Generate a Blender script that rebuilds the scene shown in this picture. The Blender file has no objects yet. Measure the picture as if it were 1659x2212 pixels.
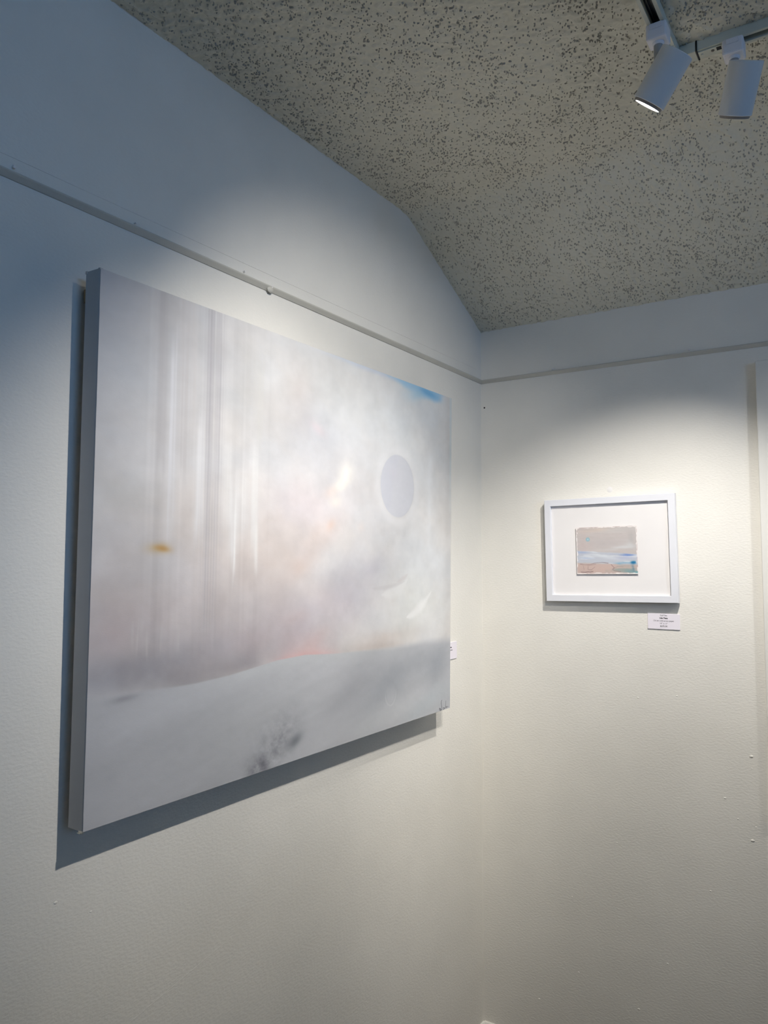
import bpy, bmesh, math, random
import numpy as np
from mathutils import Vector, Matrix, Quaternion

random.seed(7)
S = bpy.context.scene
COL = S.collection

# ------------------------------------------------------------------ camera
cam_d = bpy.data.cameras.new('camera')
cam = bpy.data.objects.new('camera', cam_d)
COL.objects.link(cam)
CR = Vector((0.83712, 0.54700, 0.00314))
CU = Vector((0.03033, -0.05215, 0.99818))
CF = Vector((-0.54617, 0.83550, 0.06024))
m = Matrix((CR, CU, -CF)).transposed().to_4x4()
m.translation = Vector((1.1372, -2.3420, 1.5850))
cam.matrix_world = m
cam_d.sensor_fit = 'VERTICAL'
cam_d.sensor_height = 36.0
cam_d.lens = 1654.94 / 2212.0 * 36.0
cam_d.clip_start = 0.02
S.camera = cam

# ------------------------------------------------------------------ world, daylight, exposure
W = bpy.data.worlds.new('world')
S.world = W
W.use_nodes = True
bg = W.node_tree.nodes['Background']
bg.inputs['Color'].default_value = (0.50, 0.68, 1.0, 1)
bg.inputs['Strength'].default_value = 0.35

def area_light(name, loc, target, sx, sy, power, color):
    d = bpy.data.lights.new(name, 'AREA')
    d.shape = 'RECTANGLE'; d.size = sx; d.size_y = sy
    d.energy = power; d.color = color
    o = bpy.data.objects.new(name, d)
    COL.objects.link(o)
    o.location = loc
    o.rotation_euler = (Vector(target) - Vector(loc)).to_track_quat('-Z', 'Y').to_euler()
    return o

# daylight that comes in through the window of the right wall
area_light('window_daylight', (4.62, -3.1, 2.18), (0.0, -3.1, 2.18), 1.9, 0.60, 44, (0.20, 0.48, 1.0))

# gallery lamps: (watts, colour, cone degrees, blend)
LAMP = (1.0, 0.95, 0.885)
LAMP_SPECS = {
    'corner': (8.0, LAMP, 50, 1.0),
    'frame': (76.0, LAMP, 69, 1.0),
    'canvas_a': (82.0, LAMP, 61, 1.0),
    'canvas_b': (68.0, LAMP, 57, 1.0),
    'right': (30.0, LAMP, 58, 1.0),
}

S.view_settings.view_transform = 'Standard'
S.view_settings.look = 'None'
S.view_settings.exposure = 0.0
S.view_settings.gamma = 1.0
S.view_settings.use_curve_mapping = False

# ------------------------------------------------------------------ helpers
def srgb(c):
    return tuple(((x / 12.92) if x <= 0.04045 else ((x + 0.055) / 1.055) ** 2.4) for x in c)

def mat(name, rgb, rough=0.6, metal=0.0, bump=None, spec=0.5):
    """plain principled material with a fine procedural mottle and optional bump (scale, strength, distance)"""
    M = bpy.data.materials.new(name)
    M.use_nodes = True
    nt = M.node_tree
    b = nt.nodes['Principled BSDF']
    c = srgb(rgb)
    b.inputs['Roughness'].default_value = rough
    b.inputs['Metallic'].default_value = metal
    b.inputs['Specular IOR Level'].default_value = spec
    tc = nt.nodes.new('ShaderNodeTexCoord')
    n = nt.nodes.new('ShaderNodeTexNoise')
    n.inputs['Scale'].default_value = 6.0
    n.inputs['Detail'].default_value = 4.0
    nt.links.new(tc.outputs['Object'], n.inputs['Vector'])
    r = nt.nodes.new('ShaderNodeValToRGB')
    r.color_ramp.elements[0].position = 0.3
    r.color_ramp.elements[1].position = 0.7
    r.color_ramp.elements[0].color = (c[0] * .97, c[1] * .97, c[2] * .97, 1)
    r.color_ramp.elements[1].color = (min(1, c[0] * 1.02), min(1, c[1] * 1.02), min(1, c[2] * 1.02), 1)
    nt.links.new(n.outputs['Fac'], r.inputs['Fac'])
    nt.links.new(r.outputs['Color'], b.inputs['Base Color'])
    if bump:
        n2 = nt.nodes.new('ShaderNodeTexNoise')
        n2.inputs['Scale'].default_value = bump[0]
        n2.inputs['Detail'].default_value = 3.0
        mp = nt.nodes.new('ShaderNodeMapping')
        mp.inputs['Scale'].default_value = bump[3] if len(bump) > 3 else (1, 1, 1)
        nt.links.new(tc.outputs['Object'], mp.inputs['Vector'])
        nt.links.new(mp.outputs['Vector'], n2.inputs['Vector'])
        bp = nt.nodes.new('ShaderNodeBump')
        bp.inputs['Strength'].default_value = bump[1]
        bp.inputs['Distance'].default_value = bump[2]
        nt.links.new(n2.outputs['Fac'], bp.inputs['Height'])
        nt.links.new(bp.outputs['Normal'], b.inputs['Normal'])
    return M

def emit_mat(name, rgb, strength):
    M = bpy.data.materials.new(name)
    M.use_nodes = True
    b = M.node_tree.nodes['Principled BSDF']
    b.inputs['Base Color'].default_value = (*rgb, 1)
    b.inputs['Emission Color'].default_value = (*rgb, 1)
    b.inputs['Emission Strength'].default_value = strength
    return M

def paint_mat(name, rough=0.55, weave=True, spec=0.3, weave_scale=900.0):
    """oil paint: colour from the painted attribute, canvas weave and brush relief as bump"""
    M = bpy.data.materials.new(name)
    M.use_nodes = True
    nt = M.node_tree
    b = nt.nodes['Principled BSDF']
    b.inputs['Roughness'].default_value = rough
    b.inputs['Specular IOR Level'].default_value = spec
    a = nt.nodes.new('ShaderNodeVertexColor')
    a.layer_name = 'paint'
    nt.links.new(a.outputs['Color'], b.inputs['Base Color'])
    tc = nt.nodes.new('ShaderNodeTexCoord')
    n = nt.nodes.new('ShaderNodeTexNoise')
    n.inputs['Scale'].default_value = weave_scale
    n.inputs['Detail'].default_value = 2.0
    mp = nt.nodes.new('ShaderNodeMapping')
    mp.inputs['Scale'].default_value = (1.0, 0.25, 1.0)
    nt.links.new(tc.outputs['Object'], mp.inputs['Vector'])
    nt.links.new(mp.outputs['Vector'], n.inputs['Vector'])
    bp = nt.nodes.new('ShaderNodeBump')
    bp.inputs['Strength'].default_value = 0.25
    bp.inputs['Distance'].default_value = 0.0004
    nt.links.new(n.outputs['Fac'], bp.inputs['Height'])
    nt.links.new(bp.outputs['Normal'], b.inputs['Normal'])
    return M

def obj(name, bm, material, parent=None, loc=None, smooth=False):
    me = bpy.data.meshes.new(name)
    bm.normal_update()
    bm.to_mesh(me)
    bm.free()
    if smooth:
        me.polygons.foreach_set('use_smooth', [True] * len(me.polygons))
    if material is not None:
        me.materials.append(material)
    o = bpy.data.objects.new(name, me)
    COL.objects.link(o)
    if parent is not None:
        o.parent = parent
    if loc is not None:
        o.location = loc
    return o

def tag(o, label=None, cat=None, group=None, kind=None):
    if label: o['label'] = label
    if cat: o['category'] = cat
    if group: o['group'] = group
    if kind: o['kind'] = kind
    return o

def empty(name, loc, mw=None):
    o = bpy.data.objects.new(name, None)
    o.empty_display_size = 0.05
    COL.objects.link(o)
    if mw is not None:
        o.matrix_world = mw
    else:
        o.location = loc
    return o

def box(bm, x0, x1, y0, y1, z0, z1, bevel=0.0, M=None, seg=2):
    t = bmesh.new()
    vs = [t.verts.new((x, y, z)) for x in (x0, x1) for y in (y0, y1) for z in (z0, z1)]
    for f in ((0, 1, 3, 2), (4, 6, 7, 5), (0, 4, 5, 1), (2, 3, 7, 6), (0, 2, 6, 4), (1, 5, 7, 3)):
        t.faces.new([vs[i] for i in f])
    bmesh.ops.recalc_face_normals(t, faces=t.faces)
    if bevel > 0:
        bmesh.ops.bevel(t, geom=t.edges[:] + t.verts[:], offset=bevel, segments=seg, affect='EDGES', profile=0.5)
    if M is not None:
        bmesh.ops.transform(t, matrix=M, verts=t.verts)
    me = bpy.data.meshes.new('tmp')
    t.to_mesh(me); t.free()
    bm.from_mesh(me)
    bpy.data.meshes.remove(me)
    return bm

def bx(*a, **k):
    return box(bmesh.new(), *a, **k)

def lathe(profile, n=48, cap=True):
    """profile of (radius, z), turned about z"""
    bm = bmesh.new()
    rings = []
    for r, z in profile:
        if r < 1e-6:
            rings.append([bm.verts.new((0, 0, z))])
        else:
            rings.append([bm.verts.new((r * math.cos(2 * math.pi * i / n), r * math.sin(2 * math.pi * i / n), z)) for i in range(n)])
    for a, b in zip(rings[:-1], rings[1:]):
        for i in range(n):
            j = (i + 1) % n
            if len(a) == 1 and len(b) == 1:
                continue
            if len(a) == 1:
                bm.faces.new((a[0], b[j], b[i]))
            elif len(b) == 1:
                bm.faces.new((a[i], a[j], b[0]))
            else:
                bm.faces.new((a[i], a[j], b[j], b[i]))
    bmesh.ops.recalc_face_normals(bm, faces=bm.faces)
    return bm

def extrude_profile(pts, p0, p1, du, dv):
    """closed 2-D profile pts (u, v) swept from p0 to p1; du, dv are the 3-D axes of u and v"""
    bm = bmesh.new()
    p0, p1, du, dv = Vector(p0), Vector(p1), Vector(du), Vector(dv)
    a = [bm.verts.new(p0 + du * u + dv * v) for u, v in pts]
    b = [bm.verts.new(p1 + du * u + dv * v) for u, v in pts]
    n = len(pts)
    for i in range(n):
        j = (i + 1) % n
        bm.faces.new((a[i], a[j], b[j], b[i]))
    bm.faces.new(a)
    bm.faces.new(list(reversed(b)))
    bmesh.ops.recalc_face_normals(bm, faces=bm.faces)
    return bm

# numpy noise -----------------------------------------------------------
def vnoise(px, py, seed):
    """smooth value noise sampled at float coordinates"""
    rng = np.random.default_rng(seed)
    T = rng.random((256, 256)).astype(np.float32)
    xi = np.floor(px).astype(int); yi = np.floor(py).astype(int)
    fx = px - xi; fy = py - yi
    fx = fx * fx * fx * (fx * (fx * 6 - 15) + 10); fy = fy * fy * fy * (fy * (fy * 6 - 15) + 10)
    g = lambda a, b: T[a & 255, b & 255]
    return ((g(xi, yi) * (1 - fx) + g(xi + 1, yi) * fx) * (1 - fy) + (g(xi, yi + 1) * (1 - fx) + g(xi + 1, yi + 1) * fx) * fy)

def fbm(px, py, seed, octv=4, gain=0.5):
    s = 0; a = 1.0; tot = 0
    for k in range(octv):
        s = s + a * vnoise(px * 2 ** k + 17.3 * k, py * 2 ** k + 5.1 * k, seed + k)
        tot += a; a *= gain
    return s / tot

def smooth(e0, e1, x):
    t = np.clip((x - e0) / (e1 - e0), 0, 1)
    return t * t * (3 - 2 * t)

def grid_mesh(name, X, Y, Z, colors=None):
    """mesh of a (ny, nx) grid of points; colors linear rgb per point"""
    ny, nx = X.shape
    co = np.stack([X, Y, Z], -1).reshape(-1, 3).astype(np.float32)
    idx = np.arange(ny * nx).reshape(ny, nx)
    q = np.stack([idx[:-1, :-1], idx[:-1, 1:], idx[1:, 1:], idx[1:, :-1]], -1).reshape(-1, 4)
    me = bpy.data.meshes.new(name)
    me.vertices.add(len(co)); me.vertices.foreach_set('co', co.ravel())
    me.loops.add(q.size); me.loops.foreach_set('vertex_index', q.ravel().astype(np.int32))
    me.polygons.add(len(q))
    me.polygons.foreach_set('loop_start', np.arange(0, q.size, 4, dtype=np.int32))
    me.polygons.foreach_set('use_smooth', np.ones(len(q), dtype=bool))
    me.update(calc_edges=True)
    if colors is not None:
        at = me.color_attributes.new('paint', 'FLOAT_COLOR', 'POINT')
        c = np.concatenate([colors.reshape(-1, 3), np.ones((len(co), 1))], 1).astype(np.float32)
        at.data.foreach_set('color', c.ravel())
    me.validate()
    return me

def to_lin(c):
    c = np.clip(c, 0, 1)
    return np.where(c <= 0.04045, c / 12.92, ((c + 0.055) / 1.055) ** 2.4)

# ------------------------------------------------------------------ materials
M_wall = mat('wall_paint', (0.905, 0.895, 0.865), 0.62, bump=(115, 0.42, 0.0018, (1.0, 1.0, 1.9)), spec=0.3)
M_ceil = mat('popcorn_ceiling', (0.88, 0.865, 0.80), 0.9, bump=(420, 0.3, 0.001), spec=0.1)
M_trim = mat('trim_paint', (0.78, 0.77, 0.73), 0.5, spec=0.4)
M_base = mat('baseboard_paint', (0.93, 0.92, 0.89), 0.35)
M_floor = mat('floor_wood', (0.34, 0.28, 0.23), 0.45, bump=(40, 0.1, 0.001, (1, 8, 1)))
M_track = mat('track_enamel', (0.80, 0.80, 0.74), 0.4)
M_slot = mat('track_slot_black', (0.03, 0.03, 0.03), 0.6)
M_screw = mat('screw_metal', (0.30, 0.29, 0.27), 0.4, metal=0.8)
M_adapter = mat('adapter_plastic', (0.90, 0.89, 0.90), 0.45)
M_lamp = mat('lamp_enamel', (0.84, 0.85, 0.855), 0.4)
M_stem = mat('stem_grey', (0.62, 0.62, 0.61), 0.45)
M_bezel = mat('lamp_bezel', (0.60, 0.57, 0.54), 0.5)
M_lens = emit_mat('lit_lens', (1.0, 0.98, 0.95), 12.0)
M_canvas_edge = mat('canvas_edge_cloth', (0.74, 0.73, 0.72), 0.8, bump=(700, 0.3, 0.0005))
M_wood = mat('stretcher_pine', (0.72, 0.60, 0.44), 0.6, bump=(60, 0.2, 0.001, (1, 8, 1)))
M_frame = mat('frame_white', (0.88, 0.885, 0.905), 0.38)
M_mat = mat('mat_board', (0.90, 0.89, 0.885), 0.85, bump=(900, 0.15, 0.0003))
M_back = mat('backing_board', (0.55, 0.47, 0.38), 0.8)
M_card = mat('card_stock', (0.92, 0.90, 0.93), 0.7)
M_ink = mat('printed_ink', (0.16, 0.15, 0.16), 0.7)
M_nail = mat('nail_white', (0.90, 0.89, 0.88), 0.5)
M_hole = mat('nail_hole_dark', (0.22, 0.21, 0.20), 0.9)
M_rcanvas = mat('blank_canvas', (0.88, 0.875, 0.85), 0.75, bump=(500, 0.3, 0.0005))
M_staple = mat('staple_metal', (0.85, 0.83, 0.78), 0.3, metal=0.6)
M_winframe = mat('window_frame_white', (0.88, 0.88, 0.86), 0.4)

# ------------------------------------------------------------------ room shell
ZK, ZC, YK = 2.588, 2.3587, -0.486
SLOPE = (ZC - ZK) / (-YK)
RX, RY = 4.5, -5.0            # right wall x, rear wall y

def struct(o):
    o['kind'] = 'structure'
    return o

# side walls follow the vault of the ceiling
def gable(x0, x1):
    bm = bmesh.new()
    prof = [(RY, -0.02), (0.1, -0.02), (0.1, ZC + 0.03), (YK, ZK + 0.06), (RY, ZK + 0.06)]
    a = [bm.verts.new((x0, y, z)) for y, z in prof]
    b = [bm.verts.new((x1, y, z)) for y, z in prof]
    n = len(prof)
    for i in range(n):
        bm.faces.new((a[i], a[(i + 1) % n], b[(i + 1) % n], b[i]))
    bm.faces.new(a); bm.faces.new(list(reversed(b)))
    bmesh.ops.recalc_face_normals(bm, faces=bm.faces)
    return bm
wall_left = struct(obj('wall_left', gable(-0.1, 0.0), M_wall))
wall_back = struct(obj('wall_back', bx(-0.0, RX, 0.0, 0.1, -0.02, ZC + 0.04), M_wall))
wall_rear = struct(obj('wall_rear', bx(-0.1, RX, RY - 0.1, RY, -0.02, ZK + 0.06), M_wall))
# right wall with a window opening
WY0, WY1, WZ0, WZ1 = -4.05, -2.15, 1.88, 2.48
bm = bmesh.new()
box(bm, RX, RX + 0.1, RY - .1, WY0, -0.02, ZK + .06)
box(bm, RX, RX + 0.1, WY1, 0.1, -0.02, ZK + .06)
box(bm, RX, RX + 0.1, WY0, WY1, -0.02, WZ0)
box(bm, RX, RX + 0.1, WY0, WY1, WZ1, ZK + .06)
wall_right = struct(obj('wall_right', bm, M_wall))
win = struct(empty('window_1', (RX + .05, (WY0 + WY1) / 2, WZ0)))
hw, hh = (WY1 - WY0) / 2, WZ1 - WZ0
for y0, y1, z0, z1 in ((-hw, -hw + .05, 0, hh), (hw - .05, hw, 0, hh), (-hw + .05, hw - .05, 0, .05), (-hw + .05, hw - .05, hh - .05, hh)):
    obj('window_frame', bx(-.04, .04, y0, y1, z0, z1, .004), M_winframe, win)
obj('mullion', bx(-.02, .02, -.02, .02, .05, hh - .05, .003), M_winframe, win)
floor = struct(obj('floor', bx(-0.1, RX + .1, RY - .1, 0.1, -0.1, 0.0), M_floor))

struct(obj('added_light_baffle', bx(2.70, 2.80, -4.70, -0.25, 0, 1.78, .004), M_wall))  # unseen baffle, added to keep window light off the lower walls
# popcorn ceiling: real relief over the corner the photograph shows, plain beyond
def softplus(t):
    return np.where(t > 30, t, np.log1p(np.exp(np.minimum(t, 30))))
def ceil_z(y):
    w = 0.016
    return ZK + SLOPE * w * softplus((y - YK) / w)
nx, ny = 420, 640
CX1, CY0 = 1.08, -1.66
xs = np.linspace(-0.005, CX1, nx); ys = np.linspace(CY0, 0.004, ny)
X, Y = np.meshgrid(xs, ys)
swirl = fbm(X / 0.011, Y / 0.011, 51, 3)
edge = smooth(CX1, CX1 - .04, X) * smooth(CY0, CY0 + .04, Y)
Z = ceil_z(Y) - edge * (0.0026 * smooth(.35, .75, swirl) + 0.0008 * vnoise(X / .005, Y / .005, 12))
me = grid_mesh('ceiling', X, Y, Z)
me.materials.append(M_ceil)
ceiling = bpy.data.objects.new('ceiling', me); COL.objects.link(ceiling); struct(ceiling)
# thousands of hanging grains of the popcorn texture, one part
def grains():
    rng = np.random.default_rng(5)
    N = 34000
    gx = rng.uniform(0.004, CX1, N); gy = rng.uniform(CY0, -0.004, N)
    vis = gy > -1.62 + 0.62 * gx - 0.12
    dens = fbm(gx / .06, gy / .06, 301, 3)
    keep = vis & (rng.random(N) < (.35 + .5 * smooth(.3, .7, dens)))
    gx, gy = gx[keep], gy[keep]; n = len(gx)
    gz = ceil_z(gy)
    la = rng.uniform(.0013, .0027, n) * rng.choice([.7, 1, 1, 1.35], n); lb = la * rng.uniform(.35, .8, n); h = rng.uniform(.0014, .0032, n)
    an = rng.uniform(0, math.pi, n)
    K = 6
    th = np.arange(K) * 2 * math.pi / K
    V = np.zeros((n, 2 * K + 1, 3))
    for ring, (sc, hh) in enumerate(((1.0, -.0015), (.78, .62))):
        jit = rng.uniform(.8, 1.2, (n, K))
        ex = np.cos(th)[None] * la[:, None] * sc * jit; ey = np.sin(th)[None] * lb[:, None] * sc * jit
        V[:, ring * K:(ring + 1) * K, 0] = gx[:, None] + ex * np.cos(an)[:, None] - ey * np.sin(an)[:, None]
        yy = ex * np.sin(an)[:, None] + ey * np.cos(an)[:, None]
        V[:, ring * K:(ring + 1) * K, 1] = np.minimum(gy[:, None] + yy, -.0005)
        V[:, ring * K:(ring + 1) * K, 2] = ceil_z(V[:, ring * K:(ring + 1) * K, 1]) - (.0015 + hh * h[:, None] if ring else -.001)
    V[:, 2 * K, 0] = gx; V[:, 2 * K, 1] = gy; V[:, 2 * K, 2] = gz - .0015 - h
    fq = [(i, (i + 1) % K, K + (i + 1) % K, K + i) for i in range(K)]
    ft = [(K + i, K + (i + 1) % K, 2 * K) for i in range(K)]
    off = np.arange(n) * (2 * K + 1)
    Q = (np.array(fq)[None] + off[:, None, None]).reshape(-1); T = (np.array(ft)[None] + off[:, None, None]).reshape(-1)
    me = bpy.data.meshes.new('ceiling_grains')
    me.vertices.add(n * (2 * K + 1)); me.vertices.foreach_set('co', V.astype(np.float32).ravel())
    me.loops.add(len(Q) + len(T)); me.loops.foreach_set('vertex_index', np.concatenate([Q, T]).astype(np.int32))
    nq, nt = len(Q) // 4, len(T) // 3
    me.polygons.add(nq + nt)
    me.polygons.foreach_set('loop_start', np.concatenate([np.arange(nq) * 4, nq * 4 + np.arange(nt) * 3]).astype(np.int32))
    me.polygons.foreach_set('use_smooth', np.ones(nq + nt, dtype=bool))
    me.update(calc_edges=True)
    me.materials.append(mat('ceiling_grain_shade', (0.72, 0.70, 0.65), .95, spec=0.1))  # darker than the ceiling: shade of the grains' near sides put into the colour
    o = bpy.data.objects.new('ceiling_grains', me); COL.objects.link(o); o.parent = ceiling
    o['kind'] = 'stuff'; o['label'] = 'hanging grains of the popcorn texture, shade put into their darker colour'
    return n
print('grains', grains())
# the ceiling's plain continuation, one mesh
bm = bmesh.new()
def strip(x0, x1, yv):
    rows = [(bm.verts.new((x0, y, float(ceil_z(np.array(y))))), bm.verts.new((x1, y, float(ceil_z(np.array(y)))))) for y in yv]
    for a, b in zip(rows[:-1], rows[1:]):
        bm.faces.new((a[0], a[1], b[1], b[0]))
yv = [RY, CY0] + list(np.linspace(-0.7, -0.3, 21)) + [0.0]
strip(CX1, RX, yv)
strip(-0.005, CX1, [RY, CY0])
rest = obj('ceiling_field', bm, M_ceil, ceiling)
rest['label'] = 'plain white continuation of the textured ceiling'

# picture rails: half round mouldings along both walls
def half_round(h, d, n=8):
    return [(0, 0)] + [(d * math.sin(math.pi * i / n), h / 2 - h / 2 * math.cos(math.pi * i / n)) for i in range(1, n)] + [(0, h)]
rail_prof = [(0, 0), (.0025, .0002), (.0095, .0072), (.0105, .0088), (.0102, .0104), (.0085, .0118), (.006, .0125), (0, .0128)]
rail1 = struct(obj('trim_1', extrude_profile(rail_prof, (0, RY, 2.1800), (0, -0.0, 2.1785), (1, 0, 0), (0, 0, 1)), M_trim))
rail2 = struct(obj('trim_2', extrude_profile(rail_prof, (0.0, 0, 2.1785), (RX, 0, 2.1785), (0, -1, 0), (0, 0, 1)), M_trim))
# fine painted wire line above the left rail
trim3 = struct(obj('trim_3', extrude_profile(half_round(.0012, .0008, 4), (0, -2.2, 2.2135), (0, -0.03, 2.2225), (1, 0, 0), (0, 0, 1)), M_wall))
# painted-over clip on the left rail
bm = lathe([(0, 0.0045), (.0035, .004), (.006, .0025), (.0075, 0)], 16)
bmesh.ops.transform(bm, matrix=Matrix.Translation((0.0075, -1.0800, 2.1818)) @ Matrix.Rotation(math.radians(90), 4, 'Y') @ Matrix.Diagonal((1, 1.3, 1, 1)), verts=bm.verts)
clip = obj('rail_clip', bm, M_trim, rail1, smooth=True)
bm = lathe([(0, 0.0016), (.0012, .0013), (.002, 0)], 12)
bmesh.ops.transform(bm, matrix=Matrix.Translation((0.0105, -1.0770, 2.1865)) @ Matrix.Rotation(math.radians(70), 4, 'Y'), verts=bm.verts)
obj('screw_head', bm, M_nail, clip, smooth=True)
# baseboards with a small eased top edge
bprof = [(0, 0), (.009, 0), (.009, .084), (.0065, .0885), (.003, .0898), (0, .0898)]
struct(obj('baseboard_left', extrude_profile(bprof, (0, RY, 0), (0, 0, 0), (1, 0, 0), (0, 0, 1)), M_base))
struct(obj('baseboard_back', extrude_profile(bprof, (0, 0, 0), (RX, 0, 0), (0, -1, 0), (0, 0, 1)), M_base))

# paint drips and lumps on the walls
def lumps(name, wall, pts, axis, material):
    bm = bmesh.new()
    for a, z, r in pts:
        t = bmesh.new()
        bmesh.ops.create_icosphere(t, subdivisions=2, radius=1)
        loc = (0, a, z) if axis == 'x' else (a, 0, z)
        sc = (r * .45, r * 1.25, r * .8) if axis == 'x' else (r * 1.25, r * .45, r * .8)
        bmesh.ops.transform(t, matrix=Matrix.Translation(loc) @ Matrix.Diagonal((*sc, 1)), verts=t.verts)
        me_ = bpy.data.meshes.new('tmp'); t.to_mesh(me_); t.free(); bm.from_mesh(me_); bpy.data.meshes.remove(me_)
    o = obj(name, bm, material, wall, smooth=True)
    o['kind'] = 'stuff'
    return o
rb = [(0.8126, 1.0455, .0042), (0.8131, 1.013, .0018), (0.7429, .9217, .0028), (0.8107, .8195, .0042), (0.7748, .8709, .002),
      (0.82, .857, .002), (.5091, 1.1742, .0026), (.191, .2135, .0026), (.3183, .3311, .0022), (.497, .2785, .003),
      (.62, 1.19, .002), (.70, .66, .0025), (.30, .55, .002), (.44, .74, .0018), (.58, .43, .0024), (.13, .62, .0016), (.72, 1.45, .0017), (.39, .16, .002)]
lumps('paint_drips', wall_back, rb, 'y', M_wall)
lb = [(-.1013, 1.2323, .002), (-.2216, 1.0924, .0019), (-1.5667, 1.0289, .003), (-1.5, .99, .002), (-.16, 1.01, .0016), (-.62, .93, .0018),
      (-.35, .98, .0016), (-.9, .86, .0016), (-.19, 1.155, .0012), (-.08, .70, .0018), (-.3, .5, .0018)]
lumps('paint_drips', wall_left, lb, 'x', M_wall)
bm = extrude_profile([(0, 0), (.00025, .0008), (0, .0016)], (0, -1.43, .765), (0, -1.16, .815), (1, 0, 0), (0, 0, 1))
obj('paint_ridge', bm, M_wall, wall_left)

# ------------------------------------------------------------------ large canvas painting
def paint_big(nu, nv):
    u = np.linspace(0, 1, nu); v = np.linspace(0, 1, nv)
    U, V = np.meshgrid(u, v)
    AX, AY = 1.218, 0.907
    PX, PY = U * AX, V * AY
    wob = fbm(PX * 4, PY * 4, 3, 4) - 0.5
    wob2 = fbm(PX * 9 + 3, PY * 9, 13, 4) - 0.5
    C = np.zeros((nv, nu, 3))
    def mixc(a, col):
        nonlocal C
        a = np.clip(a, 0, 1)[..., None]
        C = C * (1 - a) + np.array(col) * a
    def blob(cu, cv, su, sv, ang, col, alpha, w=0.5):
        x = (U - cu) * AX; y = (V - cv) * AY
        c, s = math.cos(math.radians(ang)), math.sin(math.radians(ang))
        a = (x * c + y * s) / su; b = (-x * s + y * c) / sv
        d = a * a + b * b
        mixc(alpha * np.exp(-d * np.clip(1 + w * 3 * wob, .45, 2.2)) * np.clip(1 + w * 2.0 * wob2, .5, 1.4), col)
    # ---- sky ground
    C[:] = (0.83, 0.825, 0.825)
    mixc(smooth(0.55, 0.85, U) * 0.55, (0.90, 0.905, 0.905))
    mixc(smooth(0.45, 0.0, U) * 0.45, (0.77, 0.765, 0.77))
    blob(.48, .93, .42, .13, 0, (0.78, 0.79, 0.785), .45)
    blob(.70, .82, .26, .18, 0, (0.90, 0.915, 0.92), .55)
    blob(.55, .62, .24, .16, 20, (0.885, 0.87, 0.875), .5)
    blob(.45, .78, .09, .16, 60, (0.76, 0.76, 0.785), .45)
    blob(.42, .70, .10, .08, 0, (0.78, 0.79, 0.81), .4)
    blob(.42, .88, .05, .08, 0, (0.83, 0.79, 0.77), .4)
    blob(.475, .80, .012, .03, 70, (0.875, 0.79, 0.80), .35)
    blob(.44, .60, .06, .12, 80, (0.86, 0.80, 0.81), .35)
    blob(.552, .668, .04, .014, 25, (0.95, 0.94, 0.90), .7)
    blob(.565, .70, .03, .02, 35, (0.96, 0.955, 0.93), .8)
    blob(.520, .645, .028, .014, 15, (0.91, 0.845, 0.82), .5)
    blob(.535, .622, .025, .014, 10, (0.945, 0.92, 0.88), .5)
    blob(.52, .56, .02, .012, 30, (0.90, 0.78, 0.72), .55)
    blob(.50, .52, .10, .025, 40, (0.875, 0.815, 0.79), .4)
    blob(.44, .49, .09, .05, 20, (0.855, 0.80, 0.775), .45)
    blob(.36, .46, .12, .07, 10, (0.835, 0.785, 0.76), .4)
    blob(.55, .50, .12, .035, 35, (0.90, 0.89, 0.88), .45)
    blob(.62, .56, .016, .012, 0, (0.895, 0.84, 0.815), .4)
    blob(.60, .42, .11, .055, 15, (0.74, 0.74, 0.77), .75)
    blob(.66, .45, .05, .025, 20, (0.70, 0.695, 0.74), .55)
    blob(.55, .37, .11, .04, 5, (0.76, 0.745, 0.77), .55)
    blob(.42, .34, .2, .055, 2, (0.77, 0.72, 0.735), .55)
    blob(.42, .335, .03, .012, 10, (0.84, 0.755, 0.745), .4)
    blob(.48, .28, .04, .014, 20, (0.83, 0.745, 0.735), .5)
    blob(.06, .38, .10, .13, 0, (0.735, 0.70, 0.705), .55)
    blob(.04, .33, .05, .04, 0, (0.72, 0.67, 0.68), .5)
    blob(.04, .60, .04, .09, 80, (0.735, 0.73, 0.715), .45)
    blob(.10, .72, .09, .14, 70, (0.80, 0.785, 0.78), .4)
    blob(.30, .285, .16, .035, 0, (0.70, 0.64, 0.665), .55)
    blob(.12, .275, .17, .03, 6, (0.60, 0.60, 0.63), .75)
    blob(.24, .245, .13, .022, 4, (0.62, 0.605, 0.62), .7)
    blob(.74, .255, .12, .018, 2, (0.81, 0.755, 0.725), .5)
    blob(.70, .232, .14, .013, 0, (0.76, 0.72, 0.70), .7)
    blob(.86, .255, .12, .03, 3, (0.78, 0.77, 0.765), .55)
    # greenish white hollow with two bright strokes at lower right
    blob(.82, .34, .10, .085, 35, (0.875, 0.875, 0.855), .8)
    blob(.93, .33, .05, .12, 90, (0.84, 0.84, 0.825), .55)
    # right border: grey veil
    mixc(smooth(.90, .97, U + .04 * wob) * .45, (0.80, 0.795, 0.785))
    mixc(smooth(.955, .985, U + .02 * wob) * .4, (0.77, 0.765, 0.76))
    mixc(np.exp(-((U - .895) / .012) ** 2) * smooth(.45, .6, V) * smooth(.85, .75, V) * .5, (0.92, 0.93, 0.94))
    mixc(smooth(.987, .992, U) * smooth(.55, .9, V) * .6, (0.80, 0.85, 0.86))
    # veils: grey at the upper left, warm in the lower left half
    blob(.22, .93, .20, .12, 0, (0.725, 0.715, 0.715), .55)
    blob(.30, .80, .12, .10, 0, (0.765, 0.76, 0.755), .4)
    blob(.33, .47, .20, .085, 8, (0.825, 0.775, 0.745), .45)
    blob(.14, .50, .14, .10, 0, (0.80, 0.77, 0.755), .45)
    blob(.20, .37, .22, .06, 3, (0.745, 0.705, 0.705), .45)
    blob(.47, .53, .07, .02, 38, (0.87, 0.815, 0.79), .4)
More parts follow.
